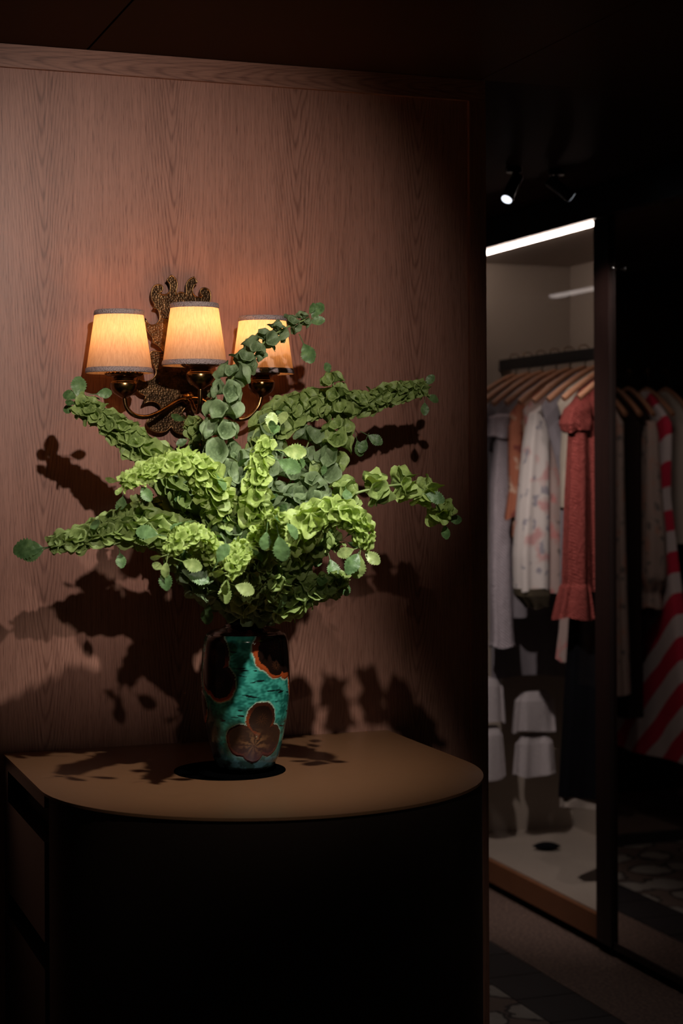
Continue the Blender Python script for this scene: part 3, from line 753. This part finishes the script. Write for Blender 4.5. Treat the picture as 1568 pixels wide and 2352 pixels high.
def cloth_tube(rows, cen, ax_, folds, amp, seed, mat, name, parent, n=72, sq=.75, thick=None):
    """lofted closed cloth: rows (z, half width along ax_, half thickness, shift along ax_)"""
    g = random.Random(seed); ax_ = Vector(ax_); bx_ = Vector((-ax_.y, ax_.x, 0)); cen = Vector(cen)
    zs = [r_[0] for r_ in rows]; M = []; N = 44
    ph = [g.uniform(0, 6.28) for _ in range(4)]
    def samp(t):
        f = t*(len(rows)-1); i = min(int(f), len(rows)-2); u = f-i
        return [rows[i][q]+(rows[i+1][q]-rows[i][q])*u for q in range(4)]
    V = []; F = []
    for i in range(N+1):
        z, hw, ht, sh = samp(i/N); down = i/N
        for k in range(n):
            t = 2*math.pi*k/n; c_, s_ = math.cos(t), math.sin(t)
            a = hw*math.copysign(abs(c_)**sq, c_); b = ht*math.copysign(abs(s_)**sq, s_)
            fo = amp*(.25+down)*(math.sin(folds*t+ph[0]+down*.8) + .5*math.sin((folds*1.6//1)*t+ph[1]))
            b += fo*(.4+.6*abs(s_)); a += fo*.5*abs(c_)
            zz = z + (.006*math.sin(3*t+ph[2]) if i == N else 0)
            p = cen + ax_*(a+sh) + bx_*b; V.append((p.x, p.y, zz))
    for i in range(N):
        for k in range(n):
            k2 = (k+1) % n; F.append((i*n+k, (i+1)*n+k, (i+1)*n+k2, i*n+k2))
    F.append(tuple(range(n)))
    return mesh_obj(name, V, F, mat, parent, 180)
def clothes(name, label, cat, cen, group='clothes on the lit rail'):
    return empty(name, cen, label, cat, group)
X1 = (1, 0, 0); ZH = RZ+.020
hy = [2.32-.108*i for i in range(9)]
garm = ['an empty hanger', 'white lace dress', 'lilac knit dress', 'rust patterned top', 'floral blouse', 'grey lilac dress', 'cream top', 'red knit top', 'nothing']
for i, yy in enumerate(hy):
    lab = 'wooden hanger at the far end of the lit rail' if i == 0 else 'bare wooden hanger behind the door post' if i == 8 else 'wooden hanger carrying the ' + garm[i]
    hanger((RX, yy, ZH), X1, lab)
M_lilac = knit('lilac_knit', (.68, .60, .65), (.46, .40, .45)); M_lace = fabric('white_lace', (.66, .60, .62), (.40, .35, .37), 160, .9, 1.0)
M_rust = floral('rust_print', (.42, .15, .09), (.60, .40, .30), (.22, .06, .05), 16)
M_flor = floral('floral_cotton', (.66, .60, .58), (.58, .33, .32), (.34, .32, .36), 11)
M_florb = floral('floral_muted', (.36, .27, .25), (.42, .18, .17), (.14, .11, .10), 14)
M_cuff = fabric('dark_cuff', (.10, .08, .05), (.05, .04, .03)); M_grey = fabric('grey_lilac', (.30, .27, .30), (.2, .18, .2))
M_creamf = fabric('cream_cloth', (.50, .43, .36), (.42, .36, .30)); M_red = knit('red_knit', (.42, .105, .09), (.19, .036, .032))
M_blk = fabric('black_cloth', (.0025, .0025, .004), (.005, .005, .008)); M_hem = fabric('pale_hem', (.52, .43, .38), (.42, .36, .32))
def sh(z0): return z0
# 1 white lace dress with tiers
y1 = hy[1]; e = clothes('lace_dress', 'white dress with tiers of lace at the hem inside the lit bay', 'dress', (RX, y1, ZH))
cloth_tube([(1.80,.03,.012,0),(1.74,.12,.02,0),(1.68,.185,.03,0),(1.50,.16,.035,0),(.95,.15,.04,0),(.72,.15,.04,0)], (RX, y1, 0), X1, 7, .006, 2, M_grey, 'dress_body', e)
for (cx, zt, zb, hwt, hwb) in ((-.155, .72, .56, .046, .055), (-.155, .545, .36, .042, .055), (.02, .66, .52, .075, .085), (.02, .505, .36, .07, .08)):
    cloth_tube([(zt,hwt*.7,.016,0),(zt-.03,hwt,.028,0),(zb,hwb,.034,0)], (RX+cx, y1, 0), X1, 5, .006, int(zt*100), M_lace, 'lace_tier', e, sq=.6)
# 2 lilac knit dress
y2 = hy[2]; e = clothes('knit_dress', 'pale lilac knit dress with ruffled shoulder at the far end of the lit rail', 'dress', (RX, y2, ZH))
cloth_tube([(1.80,.03,.012,.0),(1.73,.13,.02,.0),(1.66,.185,.03,0),(1.50,.165,.03,0),(.95,.16,.035,0)], (RX, y2, 0), X1, 6, .005, 5, M_grey, 'dress_body', e)
cloth_tube([(1.665,.022,.018,.01),(1.655,.040,.034,0),(1.60,.045,.040,-.004),(1.585,.046,.042,-.005)], (RX-.165, y2-.005, 0), X1, 5, .004, 6, M_lilac, 'shoulder_ruffle', e)
cloth_tube([(1.60,.026,.026,.008),(1.40,.036,.032,-.002),(1.1,.040,.034,-.004),(.92,.040,.034,.0),(.86,.043,.036,.002),(.845,.047,.038,.003)], (RX-.165, y2-.01, 0), X1, 4, .003, 7, M_lilac, 'sleeve', e)
# 3 rust top
y3 = hy[3]; e = clothes('patterned_top', 'rust red patterned top half hidden beside the floral blouse', 'top', (RX, y3, ZH))
cloth_tube([(1.80,.03,.012,0),(1.72,.13,.02,0),(1.66,.18,.025,0),(1.55,.16,.03,0),(1.24,.17,.035,0)], (RX, y3, 0), X1, 6, .004, 8, M_rust, 'top_body', e)
cloth_tube([(1.655,.016,.016,.01),(1.62,.024,.022,0),(1.5,.026,.022,0),(1.40,.024,.022,.0),(1.30,.040,.026,.0)], (RX-.16, y3-.01, 0), X1, 4, .003, 9, M_rust, 'sleeve', e)
# 4 floral blouse with puff sleeve
y4 = hy[4]; e = clothes('floral_blouse', 'white and pink floral blouse with a full gathered sleeve', 'blouse', (RX, y4, ZH))
cloth_tube([(1.80,.03,.014,0),(1.72,.13,.026,0),(1.675,.175,.034,0),(1.5,.17,.04,.02),(1.05,.18,.045,.02)], (RX, y4, 0), X1, 6, .006, 10, M_florb, 'blouse_body', e)
cloth_tube([(1.69,.020,.018,.03),(1.66,.040,.034,.012),(1.55,.045,.042,.0),(1.35,.055,.046,-.012),(1.18,.062,.05,-.02),(1.06,.060,.05,-.02)], (RX-.135, y4-.012, 0), X1, 5, .004, 11, M_flor, 'sleeve', e)
cloth_tube([(1.065,.060,.05,-.02),(1.04,.062,.05,-.016),(1.01,.044,.04,-.005),(1.0,.040,.036,0)], (RX-.135, y4-.012, 0), X1, 6, .004, 12, M_cuff, 'cuff', e)
# 5 grey lilac dress
y5 = hy[5]; e = clothes('grey_dress', 'grey lilac dress hanging below the floral blouse', 'dress', (RX, y5, ZH))
cloth_tube([(1.80,.03,.012,0),(1.73,.12,.02,0),(1.68,.15,.026,0),(1.45,.12,.03,.04),(1.0,.11,.035,.03),(.78,.08,.03,.02)], (RX-.01, y5, 0), X1, 5, .005, 13, M_grey, 'dress_body', e)
cloth_tube([(1.04,.030,.016,0),(.92,.040,.022,0),(.83,.052,.026,0)], (RX-.075, y5-.035, 0), X1, 4, .004, 23, M_florb, 'scarf_end', e)
# 6 cream top
y6 = hy[6]; e = clothes('cream_top', 'plain cream top with a gathered shoulder left of the red knit', 'top', (RX, y6, ZH))
cloth_tube([(1.80,.03,.016,0),(1.74,.12,.03,0),(1.69,.155,.038,0),(1.5,.12,.036,.03),(1.34,.12,.036,.03)], (RX, y6, 0), X1, 9, .006, 14, M_creamf, 'top_body', e)
cloth_tube([(1.70,.026,.02,.02),(1.66,.034,.03,.01),(1.5,.036,.032,.0),(1.34,.036,.032,0)], (RX-.11, y6-.006, 0), X1, 5, .003, 15, M_creamf, 'sleeve', e)
# 7 red knit top with fluted cuff
y7 = hy[7]; e = clothes('red_knit_top', 'brick red ribbed knit top with a flared cuff beside the door post', 'knitwear', (RX, y7, ZH))
cloth_tube([(1.80,.03,.02,0),(1.73,.13,.036,0),(1.66,.18,.045,0),(1.5,.165,.045,.01),(1.07,.16,.045,.01)], (RX, y7, 0), X1, 6, .005, 16, M_red, 'knit_body', e)
cloth_tube([(1.69,.030,.03,.02),(1.665,.045,.04,.008),(1.62,.052,.05,.0),(1.595,.046,.044,.002)], (RX-.150, y7-.008, 0), X1, 5, .004, 17, M_red, 'shoulder_ruffle', e)
cloth_tube([(1.62,.028,.03,.006),(1.4,.036,.038,.0),(1.14,.040,.044,-.006),(1.10,.040,.044,-.006),(1.09,.046,.05,-.008),(.99,.066,.062,-.014)], (RX-.150, y7-.012, 0), X1, 6, .006, 18, M_red, 'sleeve', e)
# 8 long black skirt
y8 = hy[7]+.015; e = clothes('black_skirt', 'long black skirt with a pale hem hanging below the red knit top', 'skirt', (RX, y8, 1.1))
cloth_tube([(1.10,.10,.028,-.02),(1.0,.13,.040,-.03),(.7,.15,.055,-.03),(.405,.17,.06,-.03)], (RX, y8, 0), X1, 7, .007, 19, M_blk, 'skirt', e)
cloth_tube([(.44,.160,.05,-.03),(.40,.165,.055,-.03),(.372,.166,.055,-.03)], (RX, y8, 0), X1, 7, .006, 19, M_hem, 'underskirt', e)
# small dark pouch on the bay floor
pc = on(2, Z0+.012, 1255, 1945)
m = MB(); n_ = 24; V = []; F = []
dirp = Vector((.93, -.36, 0)); sd_ = Vector((.36, .93, 0))
for i in range(13):
    t = i/12*2-1; w_ = (1-abs(t)**2.2)*.028+.0005; hh = (1-abs(t)**2)*.016+.0005
    for k in range(n_):
        a = 6.283*k/n_; p = pc + dirp*.052*t + sd_*w_*math.cos(a) + Vector((0, 0, hh*math.sin(a)*.9+.004)); V.append(p)
for i in range(12):
    for k in range(n_): F.append((i*n_+k, i*n_+(k+1) % n_, (i+1)*n_+(k+1) % n_, (i+1)*n_+k))
zmin = min(v.z for v in V)
V = [v + Vector((0, 0, Z0-zmin)) for v in V]
o = mesh_obj('pouch', V, F, M_blk, None, 180); tag(o, 'small dark oval pouch lying on the pale bay floor', 'pouch')

# ---- rail behind the veneer wall, seen only in the mirror
fr = empty('clothes_rail', (1.4, 2.93, 0), 'black wall rail of dark clothes seen in the mirror', 'clothes rail')
bx('rail_bar', (.95, 2.92, 1.838), (1.80, 2.94, 1.862), M_black, fr)
for xx in (.98, 1.77): bx('bracket', (xx, 2.94, 1.84), (xx+.02, 3.46, 1.86), M_black, fr)
Y1 = (0, -1, 0); G2 = 'clothes on the mirrored rail'
M_long = floral('long_floral', (.40, .30, .26), (.46, .26, .20), (.16, .14, .13), 13)
M_dk = fabric('dark_brown_cloth', (.018, .010, .009), (.03, .018, .016))
M_str = stripes('red_white_stripes', (.62, .035, .075), (.66, .56, .55), .205, (0, -.95, -1.0))
M_cr2 = fabric('ivory_cloth', (.50, .44, .38), (.42, .36, .30))
hx = [1.645, 1.578, 1.515, 1.425, 1.335]
hn = ['long floral dress in the mirror', 'dark brown dress in the mirror', 'floral puff sleeve dress in the mirror', 'red and white striped dress in the mirror', 'ivory dress in the mirror']
for x_, nm in zip(hx, hn): hanger((x_, 2.93, 1.862), Y1, 'wooden hanger carrying the ' + nm, .21)
e = clothes('floral_dress', 'long narrow floral dress next to the door post in the mirror', 'dress', (hx[0], 2.93, 1.862), G2)
cloth_tube([(1.79,.03,.012,0),(1.71,.13,.02,0),(1.66,.18,.026,0),(1.4,.18,.03,.0),(.9,.20,.035,.0),(.55,.22,.04,0)], (hx[0], 2.93, 0), Y1, 6, .005, 31, M_long, 'dress_body', e)
e = clothes('brown_dress', 'dark brown dress between two floral dresses in the mirror', 'dress', (hx[1], 2.93, 1.862), G2)
cloth_tube([(1.79,.03,.012,0),(1.71,.14,.02,0),(1.64,.21,.03,0),(1.4,.20,.035,.0),(.9,.20,.035,.0),(.45,.20,.04,0)], (hx[1], 2.93, 0), Y1, 6, .005, 32, M_dk, 'dress_body', e)
e = clothes('puff_sleeve_dress', 'muted floral dress with gathered sleeve in the mirror', 'dress', (hx[2], 2.93, 1.862), G2)
cloth_tube([(1.79,.03,.012,0),(1.71,.14,.02,0),(1.65,.20,.028,0),(1.4,.19,.03,.0),(.85,.20,.035,.0)], (hx[2], 2.93, 0), Y1, 6, .005, 33, M_dk, 'dress_body', e)
cloth_tube([(1.66,.02,.018,0),(1.60,.034,.028,0),(1.4,.046,.036,0),(1.2,.062,.046,.01),(1.02,.064,.05,.01),(.96,.04,.035,0),(.90,.046,.04,0)], (hx[2], 2.93-.185, 0), Y1, 5, .005, 34, M_long, 'sleeve', e)
e = clothes('striped_dress', 'red and white diagonally striped dress in the mirror', 'dress', (hx[3], 2.93, 1.862), G2)
cloth_tube([(1.79,.03,.012,0),(1.71,.13,.02,0),(1.65,.19,.03,0),(1.35,.17,.04,.0),(.95,.23,.045,.03),(.28,.33,.055,.07)], (hx[3], 2.93, 0), Y1, 6, .006, 35, M_str, 'dress_body', e)
e = clothes('ivory_dress', 'ivory dress right of the striped dress in the mirror', 'dress', (hx[4], 2.93, 1.862), G2)
cloth_tube([(1.79,.03,.012,0),(1.71,.14,.02,0),(1.65,.20,.03,0),(1.4,.20,.035,.0),(1.15,.21,.04,.0)], (hx[4], 2.93, 0), Y1, 6, .005, 36, M_cr2, 'dress_body', e)
